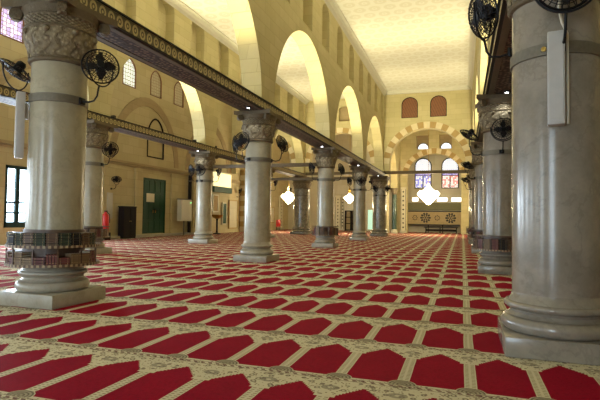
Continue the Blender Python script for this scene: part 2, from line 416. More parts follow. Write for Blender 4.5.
# ------------------------------------------------------------------ arcade walls
def arcade(name, xf, nx, thick, y0, y1, cols, ztop, niche_y, label, a=3.78, b=3.85):
    """wall over a beam along Y, face at X = xf looking towards nx; local u = Y, v = Z"""
    lo = [(y0, ZB1)]
    for c0, c1 in zip(cols, cols[1:]): lo += arch((c0+c1)/2, 5.50, a, b, 1.9, 28)
    lo.append((y1, ZB1))
    # square the arch foot down onto the beam
    pts = [lo[0]]
    for c0, c1 in zip(cols, cols[1:]):
        m = (c0+c1)/2; A = arch(m, 5.50, a, b, 1.9, 28)
        pts += [(m-a, ZB1)]+A+[(m+a, ZB1)]
    pts.append(lo[-1]); outer = pts+[(y1, ztop), (y0, ztop)]
    nich = [(arched(y-.66, y+.66, 9.72, 11.92, .55), .5, 1) for y in niche_y]
    bb = B().wall((xf, 0, 0), Y_, Z_, (nx, 0, 0), outer, thick, (), nich)
    return tag(bb.out(name, ['stone', 'stone_light'], smooth=0), label, 'wall', kind='structure')
colsL = [YL+S*i for i in range(-1, 5)]
ny = [19.55+2.9*k for k in range(-8, 8) if YN+1 < 19.55+2.9*k < 40.3]
arcade('wall_nave_west', -6.33, 1, .72, YN, YE+.7, colsL[:-1]+[YE+.3], ZC+.3, ny, 'tall limestone arcade wall with blind niches between the nave and the left aisle')
arcade('wall_nave_east', XR-.32, -1, .72, YN, YE+.7, [YR+S*i for i in range(-1, 4)]+[YE+.15], ZC+.3, ny, 'limestone arcade wall above the columns on the right edge of the nave')
arcade('wall_aisle_west', -13.33, 1, .72, YN, YE+.7, [YD+S*i for i in range(-1, 4)]+[YE+.2], ZC+.3, [y-.15 for y in ny], 'limestone arcade wall with deep niches seen through the nave arches at left')

def endwall(name, x0, x1, y, th, z0, ztop, cx, zs, a, b, label, niches=(), p=2.):
    outer = [(x0, z0), (cx-a, z0)]+arch(cx, zs, a, b, p, 28)+[(cx+a, z0), (x1, z0), (x1, ztop), (x0, ztop)]
    bb = B().wall((0, y, 0), X_, Z_, (0, -1, 0), outer, th, (), niches)
    return tag(bb.out(name, ['stone', 'stone_light', 'stone_dark'], smooth=0), label, 'wall', kind='structure')
def voussoirs(name, cx, y, zs, a, b, w, n, label, th=.1, p=2.):
    bb = B(); A = arch(cx, zs, a, b, p, n*4); O = arch(cx, zs, a+w, b+w, p, n*4)
    for k in range(n):
        ia = A[k*4:k*4+5]; oa = O[k*4:k*4+5]
        bb.loop_prism((0, y, 0), X_, Z_, (0, -1, 0), ia+oa[::-1], th, k % 2)
    return tag(bb.out(name, ['vous_light', 'vous_dark'], smooth=0), label, 'arch trim', kind='structure')
endwall('wall_nave_end', -6.36, .76, YE, .8, 5.53, ZC+.3, -2.8, 6.15, 3.05, 2.9, 'limestone end wall of the nave pierced by a wide striped arch',
        [(arched(-4.88, -3.52, 9.95, 11.72, .62), .14, 2), (arched(-2.54, -1.22, 9.95, 11.72, .62), .14, 2)])
voussoirs('trim_1', -2.8, YE-.03, 6.15, 3.05, 2.9, .52, 21, 'cream and ochre striped arch stones spanning the far end of the nave')
for i, (x0, x1, nm) in enumerate(((-4.85, -3.55, 'left'), (-2.51, -1.25, 'right'))):
    w = root('window_%d' % (i+1), 'brown wooden arched shutter set high in the nave end wall, %s one of the pair' % nm, 'window', ((x0+x1)/2, YE+.11, 9.98), 0, None, 'structure')
    h = (x1-x0)/2
    B().loop_prism((0, 0, 0), X_, Z_, (0, -1, 0), arched(-h, h, 0, 1.72, .58), .04).out('shutter', 'shutter', w, smooth=0)
    L = arched(-h, h, 0, 1.72, .58, 14); bb = B().tube([(p[0], -.01, p[1]) for p in L], .035, 5, closed=True); bb.out('frame', 'brown', w)
for i, (x0, x1, nm) in enumerate(((-13.34, -7.04, 'left aisle'), (-20.7, -14.04, 'outer aisle'))):
    cx = (x0+x1)/2
    endwall('wall_aisle_end_%s' % ('inner', 'outer')[i], x0, x1, YE, .7, 5.53, ZA+.3, cx, 6.2, 2.75, 2.75, 'limestone cross wall with striped arch closing the %s at its far end' % nm,
            [(arched(cx-.1, cx+1.0, 9.95, 11.3, .3), .35, 2)] if i == 0 else ())
    voussoirs('trim_%d' % (i+2), cx, YE-.03, 6.2, 2.75, 2.75, .45, 17, 'cream and ochre striped arch stones across the %s' % nm)

# crossing beyond the nave
def sidewall(name, xf, nx, th, arches, label, ztop=14.4):
    outer = [(YE+.8, 0)]
    for i, (c, a, b, zs) in enumerate(arches): outer += [(c-a, 0 if i == 0 else 4.66)]+arch(c, zs, a, b, 1.75, 20)+[(c+a, 0 if i else 4.66)]
    outer += [(YQ, 0), (YQ, ztop), (YE+.8, ztop)]
    return tag(B().wall((xf, 0, 0), Y_, Z_, (nx, 0, 0), outer, th).out(name, 'stone', smooth=0), label, 'wall', kind='structure')
sidewall('wall_crossing_west', -6.36, 1, .6, [(47.3, 2.7, 3.0, 5.2), (52.9, 1.9, 2.9, 5.3)], 'side wall beyond the nave end with two narrow pointed arches')
sidewall('wall_crossing_east', .76, -1, .6, [], 'right side wall beyond the nave end behind the column row')
xa = -2.85
hi = [(rect(-4.72, -3.42, 9.0, 10.55), .6, 2), (rect(-2.32, -1.05, 9.0, 10.55), .6, 2)]
outer = [(-6.36, 0), (xa-2.75, 0)]+arch(xa, 6.15, 2.75, 2.35, 2., 28)+[(xa+2.75, 0), (.76, 0), (.76, 14.4), (-6.36, 14.4)]
tag(B().wall((0, YT, 0), X_, Z_, (0, -1, 0), outer, .8, (), hi).out('wall_crossing_south', ['stone', 'stone_light', 'stone_dark'], smooth=0), 'limestone wall with a smaller striped arch far beyond the nave end', 'wall', kind='structure')
voussoirs('trim_4', xa, YT-.03, 6.15, 2.75, 2.35, .55, 19, 'smaller cream and ochre striped arch framing the stained glass windows')
M['lunette'] = emit('bright_lunette_glass', (.80, .86, 1.), 1.2)
for i, (x0, x1) in enumerate(((-4.70, -3.44), (-2.30, -1.07))):
    w = root('window_%d' % (3+i), 'white half round daylit window under brown boards above the small striped arch, %s one' % ('left', 'right')[i], 'window', ((x0+x1)/2+.05, YT+.52, 9.02), 0, None, 'structure')
    B().loop_prism((0, 0, 0), X_, Z_, (0, -1, 0), arched(-.52, .52, 0, .62, .52), .03).out('pane', 'lunette', w, smooth=0)
    B().tube([(p[0], -.02, p[1]) for p in arched(-.54, .54, 0, .66, .54)], .03, 5, closed=True).out('frame', 'lead', w)
# stained windows in the south wall
def stained(n, x0, x1, cmat, label):
    h = (x1-x0)/2; w = root('window_%d' % n, label, 'window', ((x0+x1)/2, YQ-.03, 5.05), 0, None, 'structure')
    B().loop_prism((0, 0, 0), X_, Z_, (0, -1, 0), arched(-h, h, 1.95, 3.35, .85, 14), .03).out('pane', 'st_white', w, smooth=0)
    B().loop_prism((0, 0, 0), X_, Z_, (0, -1, 0), rect(-h, h, 1.45, 1.93), .03).out('pane', 'st_band', w, smooth=0)
    for sx in (-1, 1): B().loop_prism((0, 0, 0), X_, Z_, (0, -1, 0), rect(min(sx*.05, sx*h), max(sx*.05, sx*h), .06, 1.42), .03).out('pane', cmat, w, smooth=0)
    bb = B().tube([(p[0], -.03, p[1]) for p in arched(-h-.04, h+.04, 0, 3.42, .9, 16)], .06, 6, closed=True)
    bb.box((0, -.03, .72), (.08, .06, 1.44)).box((0, -.03, 1.43), (2*h, .06, .07)).box((0, -.03, 1.94), (2*h, .06, .07)); bb.out('frame', 'lead', w, smooth=0)
stained(5, -5.12, -3.42, 'st_blue', 'arched stained glass window with blue lower lights in the far wall')
stained(6, -2.15, -.46, 'st_red', 'arched stained glass window with red lower lights in the far wall')

# outer walls
door_lp = rect(27.85, 30.5, .22, 4.08)
win_y = [18.05, 11.6, 5.4, -.6]
nich = [(door_lp, .22, 0)]
smallw = [17.4+2.9*k for k in range(0, 6)]
for y in smallw: nich.append((arched(y-.66, y+.66, 9.9, 11.75, .75, 12, 1.7), .10, 0))
nich.append((arched(28.15, 30.1, 5.55, 8.35, 1.3, 16, 1.8), .06, 0))
nich += [(rect(y-.72, y+.72, .8, 3.82), .16, 0) for y in win_y]
outer = rect(YN, YQ, 0, 12.3)
tag(B().wall((XW, 0, 0), Y_, Z_, (1, 0, 0), outer, .8, (), nich).out('wall_west', 'stone_west', smooth=0), 'long buff limestone outer wall at left with green door and small high windows', 'wall', kind='structure')
tag(B().box(((XW+XE)/2, YQ+.3, 7), (XE-XW, .6, 14.8)).out('wall_south', 'mus', smooth=0), 'marble faced far end wall holding the stained glass windows', 'wall', kind='structure')
dn = [(rect(x-1.3, x+1.3, .05, 4.6), .35, 0) for x in (-2.8, -10.2, -17.2)]
tag(B().wall((0, YN, 0), X_, Z_, (0, 1, 0), rect(XW, XE, 0, 12.3), .8, (), dn).out('wall_north', 'stone', smooth=0), 'limestone entrance wall behind the viewer with three tall glazed doorways', 'wall', kind='structure')
tag(B().box((XE+.3, (YN+YQ)/2, 6.1), (.6, YQ-YN, 12.6)).out('wall_east', 'stone', smooth=0), 'limestone outer wall hidden behind the right hand columns', 'wall', kind='structure')
# trims on the west wall
bb = B().box((XW+.07, 30, 4.88), (.14, 30, .16)).box((XW+.04, 30, 4.72), (.08, 30, .1)); tag(bb.out('trim_5', 'stone_dark', smooth=0), 'projecting stone string course running along the left outer wall above the green door', 'trim', kind='structure')
for i, y in enumerate((27.15, 31.35, 34.6, 24.3)):
    bb = B().box((XW+.05, y, 2.32), (.1, .5 if i < 2 else .8, 4.62)).box((XW+.07, y, 4.5), (.14, .62 if i < 2 else .9, .25))
    tag(bb.out('trim_%d' % (6+i), 'stone_west', smooth=0), ('stone pilaster strip left of the green door', 'stone pilaster strip right of the green door', 'wide stone pilaster beside the cream wall cabinet', 'wide stone pilaster left of the dark brown cabinet')[i], 'trim', kind='structure')
for i, c in enumerate((YD+S*1.5, YD+S*2.5, YD+S*3.5)):
    A = arch(c, 5.1, 3.3, 3.9, 1.9, 24); O = arch(c, 5.1, 3.85, 4.5, 1.9, 24); bb = B()
    for k in range(24): bb.loop_prism((XW+.05, 0, 0), Y_, Z_, (1, 0, 0), [A[k], A[k+1], O[k+1], O[k]], .05)
    tag(bb.out('trim_%d' % (10+i), 'stone_dark', smooth=0), ('brown blind arch band on the left outer wall before the door', 'brown blind arch band above the green door', 'brown blind arch band far down the left outer wall')[i], 'trim', kind='structure')
bb = B().box((XW+.2, 30, .09), (.4, 14, .18), bev=.02); tag(bb.out('baseboard_west', 'plinth', smooth=0), 'low stone step along the foot of the left outer wall', 'step', kind='structure')

# ceilings
def ceil(name, x0, x1, y0, y1, z, label, mat='ceiling'):
    tag(B().box(((x0+x1)/2, (y0+y1)/2, z+.1), (x1-x0, y1-y0, .2)).out(name, mat, smooth=0), label, 'ceiling', kind='structure')
ceil('ceiling_nave', -6.33, XR-.32, YN, YE, ZC, 'flat cream nave ceiling stencilled with rows of motifs')
ceil('ceiling_aisle_inner', -13.33, -7.05, YN, YE, ZA, 'flat stencilled ceiling of the left aisle seen through the arches')
ceil('ceiling_aisle_outer', XW, -14.05, YN, YE, ZA, 'flat ceiling of the outer left aisle')
ceil('ceiling_aisle_east', XR+.4, XE, YN, YQ, ZA, 'flat ceiling of the right hand aisle')
ceil('ceiling_crossing', -6.96, 1.36, YE+.7, YQ, 14.2, 'high ceiling over the crossing beyond the nave end', 'stone_light')
ceil('ceiling_south_aisles', XW, -6.96, YE+.7, YQ, ZA, 'ceiling over the far left end of the hall', 'stone_light')
n = 13
def cornice(x, nx, y0, y1, z, label):
    global n
    bb = B().loop_prism((x, y0, z), (nx, 0, 0), Z_, (0, -1, 0), [(0, 0), (.34, 0), (.34, -.07), (.22, -.12), (.14, -.24), (.04, -.30), (0, -.34)], y1-y0)
    tag(bb.out('trim_%d' % n, 'cornice', smooth=0), label, 'cornice', kind='structure'); n += 1
cornice(-6.33, 1, YN, YE, ZC, 'pale plaster cornice along the left edge of the nave ceiling')
cornice(XR-.32, -1, YN, YE, ZC, 'pale plaster cornice along the right edge of the nave ceiling')
cornice(-13.33, 1, YN, YE, ZA, 'pale plaster cornice along the outer edge of the left aisle ceiling')
bb = B().box((-2.8, YE-.13, ZC-.13), (7.0, .26, .26)); tag(bb.out('trim_%d' % n, 'cornice', smooth=0), 'pale plaster cornice across the far end of the nave ceiling', 'cornice', kind='structure')

# ------------------------------------------------------------------ west windows, doors
def west_window(n, y, label):
    w = root('window_%d' % n, label, 'window', (XW-.07, y, .8), 0, None, 'structure')
    B().box((-.06, 0, 1.51), (.02, 1.34, 2.9)).out('pane', 'day', w, smooth=0)
    bb = B()
    for s_ in (-1, 1): bb.box((0, s_*.64, 1.51), (.1, .16, 3.02))
    bb.box((0, 0, .10), (.1, 1.44, .36)).box((0, 0, 2.94), (.1, 1.44, .16)).box((.01, 0, 1.5), (.1, .22, 2.9))
    for z in (.72, 1.22): bb.box((0, 0, z), (.08, 1.4, .09))
    bb.out('frame', 'wfr', w, smooth=0)
west_window(7, win_y[0], 'bright daylit window with dark green frame at far left')
for k in (1, 2, 3): west_window(7+k, win_y[k], 'unseen green framed window added for daylight in the left outer wall, %s along towards the entrance' % ('second', 'third', 'fourth')[k-1])  # windows out of view, added only as sources of daylight
for k, x in enumerate((-2.8, -10.2, -17.2)):
    w = root('door_%d' % (k+2), 'tall glazed entrance doorway behind the viewer opening to %s' % ('the nave', 'the left aisle', 'the outer left aisle')[k], 'door', (x, YN-.25, .05), 0, None, 'structure')
    B().box((0, -.05, 2.3), (2.5, .02, 4.5)).out('pane', 'day', w, smooth=0)
    bb = B()
    for s_ in (-1.25, 0, 1.25): bb.box((s_, 0, 2.3), (.12, .1, 4.56))
    for z in (.12, 2.0, 3.4, 4.5): bb.box((0, 0, z), (2.6, .08, .12))
    bb.out('frame', 'wfr', w, smooth=0)
# small arched windows
for k, y in enumerate(smallw):
    mt = ('lat_purple', 'lat_blue', 'lat_blue', 'lat_blue', 'lat_dim', 'lat_dim')[k]
    lab = ('violet and white lattice window high on the outer wall left of the nearest column', 'small lattice window high on the outer wall hidden by the nearest column', 'small pointed lattice window above the first fans',
           'small pointed window with white daylit lattice high on the outer wall', 'small pointed window with dull tan lattice right of the white one', 'dull tan pointed window half hidden by the lit arch')[k]
    w = root('window_%d' % (20+k), lab, 'window', (XW-.03, y, 9.92), 0, None, 'structure')
    B().loop_prism((-.04, 0, 0), Y_, Z_, (1, 0, 0), arched(-.62, .62, 0, 1.8, .75, 12, 1.7), .02).out('pane', mt, w, smooth=0)
    B().tube([(.03, p[0], p[1]) for p in arched(-.63, .63, 0, 1.82, .75, 12, 1.7)], .045, 5, closed=True).out('frame', 'wood', w)
tag(B().tube([(XW+.0, p[0], p[1]) for p in arched(28.18, 30.07, 5.58, 8.32, 1.3, 16, 1.8)], .06, 6, closed=True).out('window_30', 'brown'), 'thin brown outline of a blind arched window above the green door', 'window frame', kind='structure')
# green door
d = root('door_1', 'tall dark green double door in the left outer wall', 'door', (XW-.1, 29.17, .22), 0, None, 'structure')
for s_ in (-1, 1):
    lf = root('leaf', '', '', (0, 0, 0), 0, None, None); 
    bpy.data.objects.remove(lf)
    bb = B().box((0, s_*.645, 1.92), (.08, 1.26, 3.82))
    for z, h in ((.5, .7), (1.35, .7), (2.3, .9), (3.3, .8)):
        for q in (-.3, .3): bb.box((.045, s_*.645+q, z), (.03, .46, h), bev=.012)
    leaf = bb.out('leaf', 'green', d, smooth=0)
    B().box((.09, s_*.14, 1.55), (.05, .04, .22), bev=.01).out('handle', 'gold', leaf)
bb = B().box((.02, 0, 3.82), (.14, 2.66, .1))
for s_ in (-1.3, 1.3): bb.box((.02, s_, 1.92), (.14, .08, 3.84))
bb.out('frame', 'green', d, smooth=0)
tag(B().box((XW-.025, 28.72, 2.72), (.008, .9, .6)).out('cream_rectangle', 'inlay_w', smooth=0), 'pale cream rectangle on the green door', 'notice', kind='thing')  # thin pale cream rectangle in front of the door leaves

# ------------------------------------------------------------------ columns
def column(label, x, y, r=.45, ph=.6, shaft='marble', base='plinth', plinth=True, k=1.0, group=None):
    t = root('marble_column', label, 'column', (x, y, 0), 0, group or 'columns of the prayer hall')
    B().box((0, 0, .11), (2*ph, 2*ph, .22), bev=.012).out('plinth', base, t, smooth=30)
    b = r/.45
    prof = [(.50*b, .22)]
    for q in range(9):
        a = -PI/2+PI*q/8; prof.append((b*(.505+.07*math.cos(a)), .305+.085*math.sin(a)))
    prof += [(.515*b, .395), (.49*b, .41), (.475*b, .44), (.49*b, .47), (.515*b, .48)]
    for q in range(7):
        a = -PI/2+PI*q/6; prof.append((b*(.505+.035*math.cos(a)), .52+.037*math.sin(a)))
    prof += [(.49*b, .558), (.485*b, .575), (.462*b, .60), (r, .66)]
    B().lathe(prof, 56).out('base', base, t)
    B().lathe([(r, .64), (r*1.0, 1.6), (r*1.0, 2.8), (r*.985, 4.06)], 56).out('shaft', shaft, t)
    # capital: astragal, bell with two bands of leaves, bosses, concave abacus
    bb = B()
    pr = [(r, 4.03), (r+.035, 4.045), (r+.05, 4.075), (r+.035, 4.105), (r+.012, 4.12), (r+.02, 4.15)]
    for q in range(9):
        f = q/8; pr.append((r+.02+.10*math.sin(f*PI*.62), 4.17+.40*f))
    pr += [(r+.13, 4.585), (r+.14, 4.60), (r+.13, 4.615)]
    for q in range(5): f = q/4; pr.append((r+.118-.012*f, 4.63+.13*f))
    pr += [(r+.125, 4.77), (r+.14, 4.79), (r+.125, 4.81), (r+.13, 4.85), (r+.17, 4.93), (r+.1, 4.945)]
    bb.lathe(pr, 64)
    cap = bb.out('capital', 'carved', t)
    lv = B()
    for ring, (z0, hgt, off, rr) in enumerate(((4.17, .33, 0, r+.045),)):
        for q in range(8):
            a = 2*PI*(q+off)/8
            for j in range(4):
                f = j/3; w = .135*(1-.55*f); out_ = rr-.02+.03*f+.05*f*f*f
                lv.ball((out_*math.cos(a), out_*math.sin(a), z0+hgt*f*.92), .5, (.06, 2*w*.95, .22), 0, 1, Matrix.Rotation(a, 3, 'Z'))
    lv.out('acanthus_leaves', 'carved', cap)
    for q in range(8):
        a = 2*PI*(q+.5)/8; B().ball(((r+.115)*math.cos(a), (r+.115)*math.sin(a), 4.53), .055, (1, 1, 1), 0, 2).out('rosette_boss', 'carved', cap)
    for q in range(4):
        a = PI/4+PI/2*q; cx_, cy_ = math.cos(a), math.sin(a)
        mt = Matrix.Rotation(a, 3, 'Z') @ Matrix.Rotation(PI/2, 3, 'X')
        B().lathe([(.0001, -.07), (.10, -.07), (.11, 0), (.10, .07), (.0001, .07)], 14, ((r+.24)*cx_, (r+.24)*cy_, 4.84), 0, False, mt).out('corner_volute', 'carved', cap)
    hw = r+.20; lp = []
    for q in range(4):
        a = PI/2*q
        for f in (-1, -.85, -.5, 0, .5, .85):
            off = hw-.10*(1-f*f); p = Vector((off, f*hw, 0)); p.rotate(Euler((0, 0, a))); lp.append((p.x, p.y))
    B().loop_prism((0, 0, 5.055), X_, Y_, Z_, lp, .125).out('abacus', 'carved', t, smooth=30)
    B().lathe([(r+.004, 3.36), (r+.018, 3.365), (r+.018, 3.495), (r+.004, 3.50)], 48, cap=False).out('strap_band', 'metal', t)
    return t
col = {}
col['L0'] = column('nearest left column of pale marble with a full two tier book rack at its foot', XL, YL)
col['L1'] = column('bare pale marble column in mid picture with two fans at its neck', XL, YL+S)
col['L2'] = column('pale marble column with a small book rack, third of the nave left row', XL, YL+2*S, .42, .56)
col['L3'] = column('slim pale marble column just in front of the dark mottled pier', XL, YL+3*S, .42, .56)
col['L4'] = column('thick dark mottled marble column at the far end of the nave left row', XL, YE, .58, .67, 'marble_dark', 'marble_dark')
col['R0'] = column('large grey marble column nearest at right, running out of the top of the frame', XR, YR, .475, .6, 'marble_white', 'marble_white')
col['R1'] = column('grey marble column right behind the nearest right column, with a book rack', XR-.02, YR+S, .46, .6, 'marble_white', 'marble_white')
col['R2'] = column('grey marble column third in the right hand row, mostly hidden', XR-.05, YR+2*S, .46, .6, 'marble_white', 'marble_white')
col['R3'] = column('grey marble column fourth in the right hand row, a thin sliver', XR-.08, YR+3*S, .46, .6, 'marble_white', 'marble_white')
col['R4'] = column('dark column at the far end of the right hand row', XR, YE, .55, .65, 'marble_dark', 'marble_dark')
col['D0'] = column('pale marble column of the outer row peeking out from behind the nearest left column', XD, YD+S)
col['D1'] = column('pale marble column standing alone near the green door', XD, YD+2*S, .44)
col['D2'] = column('outer row column hidden behind the bare middle column', XD, YD+3*S, .44)
col['D3'] = column('thick mottled dark marble column far back between two pale columns', XD, YE+.2, .72, .8, 'marble_dark', 'marble_dark')
for gx, gy, lb in ((-6.66, 50.5, 'first'), (-7.4, 49.9, 'second'), (-8.05, 49.2, 'third')):
    t = root('green_marble_column', 'slender dark green column left of the inlaid pilaster, %s of three from right' % lb, 'column', (gx, gy, 0), 0, 'slender green columns beyond the nave end')
    B().box((0, 0, .12), (.64, .64, .24), bev=.02).out('plinth', 'mus', t)
    B().lathe([(.30, .24), (.32, .3), (.28, .38), (.27, .42)], 24).out('base', 'mus', t)
    B().lathe([(.26, .42), (.24, 4.0)], 24).out('shaft', 'marble_green', t)
    B().lathe([(.25, 4.0), (.28, 4.04), (.26, 4.1), (.33, 4.4), (.38, 4.55), (.38, 4.65)], 24).out('capital', 'carved', t)

# ------------------------------------------------------------------ beams
beams = []
def beam(label, x, y0, y1, w=.78):
    t = root('wooden_beam', label, 'beam', (x, 0, 0), 0, 'carved wooden beams on the columns')
    B().box((0, (y0+y1)/2, 5.21), (w-.04, y1-y0, .30)).out('core', 'tie', t, smooth=0)
    for s_ in (-1, 1):
        B().box((s_*(w/2), (y0+y1)/2, 5.21), (.05, y1-y0, .262)).out('frieze', 'frieze', t, smooth=0)
    B().box((0, (y0+y1)/2, 5.055), (w-.34, y1-y0, .02)).out('carved_underside', 'soffit', t, smooth=0)
    for s_ in (-1, 1): B().box((s_*(w/2-.095), (y0+y1)/2, 5.052), (.13, y1-y0, .026)).out('border_strip', 'tie', t, smooth=0)
    bb = B()
    for s_ in (-1, 1):
        bb.box((s_*(w/2+.02), (y0+y1)/2, 5.352), (.11, y1-y0, .03)).box((s_*(w/2+.005), (y0+y1)/2, 5.068), (.075, y1-y0, .03))
    bb.out('edge_moulding', 'beamtop', t, smooth=0)
    return t
for key, x, cols, nm in (('L', XL, [YL+S*i for i in range(-1, 4)]+[YE+.3], 'left nave row'), ('R', XR, [YR+S*i for i in range(-1, 4)]+[YE+.15], 'right nave row'), ('D', XD, [YD+S*i for i in range(0, 4)]+[YE+.2], 'outer left row')):
    for k, (a, b) in enumerate(zip(cols, cols[1:])):
        beam('carved gilt beam over the %s, %s bay from the viewer' % (nm, ('first', 'second', 'third', 'fourth', 'fifth')[k]), x, a+.005, b-.005)
tag(B().box((-2.8, YE+.2, 5.40), (7.05, .3, .25), bev=.01).out('tie_beam', 'tie'), 'plain brown tie beam across the far end of the nave under the striped arch', 'beam', kind='thing')
tag(B().box((-10.15, YE+.2, 5.40), (6.3, .3, .25), bev=.01).out('tie_beam', 'tie'), 'plain brown tie beam across the far end of the left aisle', 'beam', kind='thing')
for k, (y, lb) in enumerate(((YD+2*S, 'thin brown tie bar between the column near the green door and the nave row'), (YD+3*S, 'thin brown tie bar between two rows in the distance beyond the middle column'))):
    tag(B().box((-10.15, y, 4.24), (6.16, .14, .19), bev=.01).out('tie_bar', 'tie'), lb, 'tie bar', kind='thing')

# ------------------------------------------------------------------ lights helper
def spot(loc, direction, power, col=(1., .89, .54), ang=150, size=.12, blend=.6):
    l = bpy.data.lights.new('lamp_glow', 'SPOT'); l.energy = power; l.color = col; l.spot_size = math.radians(ang); l.spot_blend = blend; l.shadow_soft_size = size
    o = bpy.data.objects.new('lamp_glow', l); COL.objects.link(o); o.location = loc
    o.rotation_euler = Vector(direction).to_track_quat('-Z', 'Y').to_euler(); return o
def point(loc, power, col=(1., .85, .55), size=.3):
    l = bpy.data.lights.new('lamp_glow', 'POINT'); l.energy = power; l.color = col; l.shadow_soft_size = size
    o = bpy.data.objects.new('lamp_glow', l); COL.objects.link(o); o.location = loc; return o
P_UP = 950.
P_MID = 400.
WARM = (1., .86, .54)
# floodlights standing on the beams, aimed up at the vaults
fl = root('floodlight', '', 'lamp', (0, 0, 0), 0, 'floodlights standing on the beams')
B().box((0, 0, .03), (.16, .16, .06), bev=.008).out('base', 'tub', fl)
bb = B().box((0, 0, .11), (.18, .12, .10))
for s_ in (-1, 1): bb.box((s_*.084, 0, .175), (.012, .12, .04)).box((0, s_*.054, .175), (.18, .012, .04))
bb.out('housing', 'tub', fl, smooth=0)
B().box((0, 0, .166), (.15, .09, .008)).out('lens', 'flood', fl)
first = True
def flood(loc, dr, label, power=P_UP):
    global first
    if first: fl.location = loc; fl['label'] = label; o = fl; first = False
    else: o = dup(fl, label, loc)
    spot((loc[0], loc[1], loc[2]+.27), dr, power, ang=118, blend=1.)
    return o
rows = (('L', XL, YL, 'left nave row'), ('D', XD, YD, 'outer left row'), ('R', XR, YR, 'right nave row'))
ords = ('first', 'second', 'third', 'fourth')
for key, x, y0, nm in rows:
    for k in range(4):
        y = y0+S*k
        for s_, wd in ((-1, 'near'), (1, 'far')):
            flood((x, y+s_*1.15, ZB1+.012), (0, s_*1., .9), 'small floodlight on the beam, %s side of the %s column of the %s' % (wd, ords[k], nm))
# fill lamps added in every bay to light the arches evenly, hidden from below
ul = root('fill_uplight', '', 'lamp', (0, 0, 0), 0, 'added fill lights along the beam tops')
B().box((0, 0, .03), (.3, .16, .05), bev=.008).out('housing', 'tub', ul)
B().box((0, 0, .057), (.26, .12, .006)).out('lens', 'flood', ul)
firstu = True
for key, x, y0, nm in rows:
    for k in range(0 if key == 'D' else -1, 4):
        loc = (x, y0+S*(k+.5), ZB1+.012); lab = 'flat uplight added unseen on the beam top in the %s bay of the %s' % (('first', 'second', 'third', 'fourth', 'fifth')[k+1], nm)
        if firstu: o = ul; o.location = loc; o['label'] = lab; firstu = False
        else: dup(ul, lab, loc)
        spot((loc[0], loc[1], loc[2]+.12), (0, 0, 1), P_MID, ang=134, blend=.35)
# round downlights under the beams
dl = root('downlight', '', 'lamp', (0, 0, 0), 0, 'white downlights under the beams')
B().lathe([(.075, 0), (.085, .02), (.085, .045)], 20).out('housing', 'tub', dl)
B().lathe([(.042, -.006), (.046, .004)], 20).out('lens', 'lamp', dl)
spots_dl = [(XL, 7.5, 'beside the nearest left capital'), (XL, 14.15, 'just before the bare middle column'), (XL, 22.8, 'just before the third column of the left row'), (XL, 31.6, 'before the slim column of the left row'),
            (XL, 39.6, 'before the dark end column of the left row'), (XR, 14.25, 'beside the big right hand column'), (XD, 22.9, 'before the column near the green door')]
for k, (x, y, lb) in enumerate(spots_dl):
    o = dl if k == 0 else dup(dl, '', (0, 0, 0)); o.location = (x+.1, y, 5.0); o['label'] = 'small white downlight glowing under the beam '+lb
    spot((x+.1, y, 4.97), (0, 0, -1), 35, (.9, .96, 1.), 120, .05)

# ------------------------------------------------------------------ fans
def fan_proto():
    t = root('wall_fan', '', 'fan', (0, 0, 0), 0, 'black fans strapped to the columns')
    H = (0, -.36, .58)
    b = B().box((0, -.012, 0), (.13, .03, .11), bev=.006)
    b.out('bracket', 'black', t)
    b = B().tube([(0, -.02, 0), (0, -.14, -.02), (0, -.25, .0), (0, -.31, .08), (0, -.33, .2), (0, -.345, .25)], .016, 6)
    yk = [(.325*math.sin(a), -.36, .58-.335*math.cos(a)) for a in [math.radians(-100+10*q) for q in range(21)]]
    b.tube(yk, .013, 6); b.out('arm', 'black', t)
    R = .295; mt = Matrix.Rotation(PI/2, 3, 'X')
    b = B()
    b.ring(R, .014, (0, 0, 0), 28, 5, 0, mt)
    for q, (rr, d) in enumerate(((.06, -.10), (.12, -.095), (.18, -.08), (.23, -.055))):
        b.ring(rr, .0055, (0, d, 0), 20, 4, 0, mt); b.ring(rr, .0055, (0, -d*.9, 0), 20, 4, 0, mt)
    for q in range(26):
        a = 2*PI*q/26; c, s_ = math.cos(a), math.sin(a)
        for sg in (-1, .9): b.tube([(rr*c, sg*d, rr*s_) for rr, d in ((.04, .10), (.12, .095), (.2, .072), (.27, .035), (R, 0))], .0055, 4)
    b.lathe([(.001, -.008), (.055, -.008), (.055, .008), (.001, .008)], 16, (0, -.105, 0), 0, False, mt)
    g = b.out('guard_cage', 'black', t, H)
    b = B().lathe([(.001, 0), (.07, .0), (.085, -.04), (.08, -.15), (.05, -.19), (.001, -.19)], 18, (0, 0, 0), 0, False, mt)
    m = b.out('motor', 'black', t, (H[0], H[1]+.0, H[2]))
    ps = [g, m]
    for q in range(4):
        b = B(); a0 = PI/2*q; pts = []
        for f in range(7):
            r_ = .04+.2*f/6; w = .05+.075*math.sin(PI*min(1, f/5.2))
            pts.append((r_, w))
        lo = [(r_, -w*.5) for r_, w in pts]; up = [(r_, w*.75) for r_, w in pts][::-1]
        rt = Matrix.Rotation(a0, 3, 'Y') @ Matrix.Rotation(.35, 3, 'X')
        U = rt @ Vector((1, 0, 0)); V = rt @ Vector((0, 0, 1)); Nn = rt @ Vector((0, -1, 0))
        b.loop_prism((0, -.02, 0), U, V, Nn, lo+up, .006); ps.append(b.out('blade', 'blade', t, H, smooth=0))
    return t
fanP = fan_proto(); fan_used = False
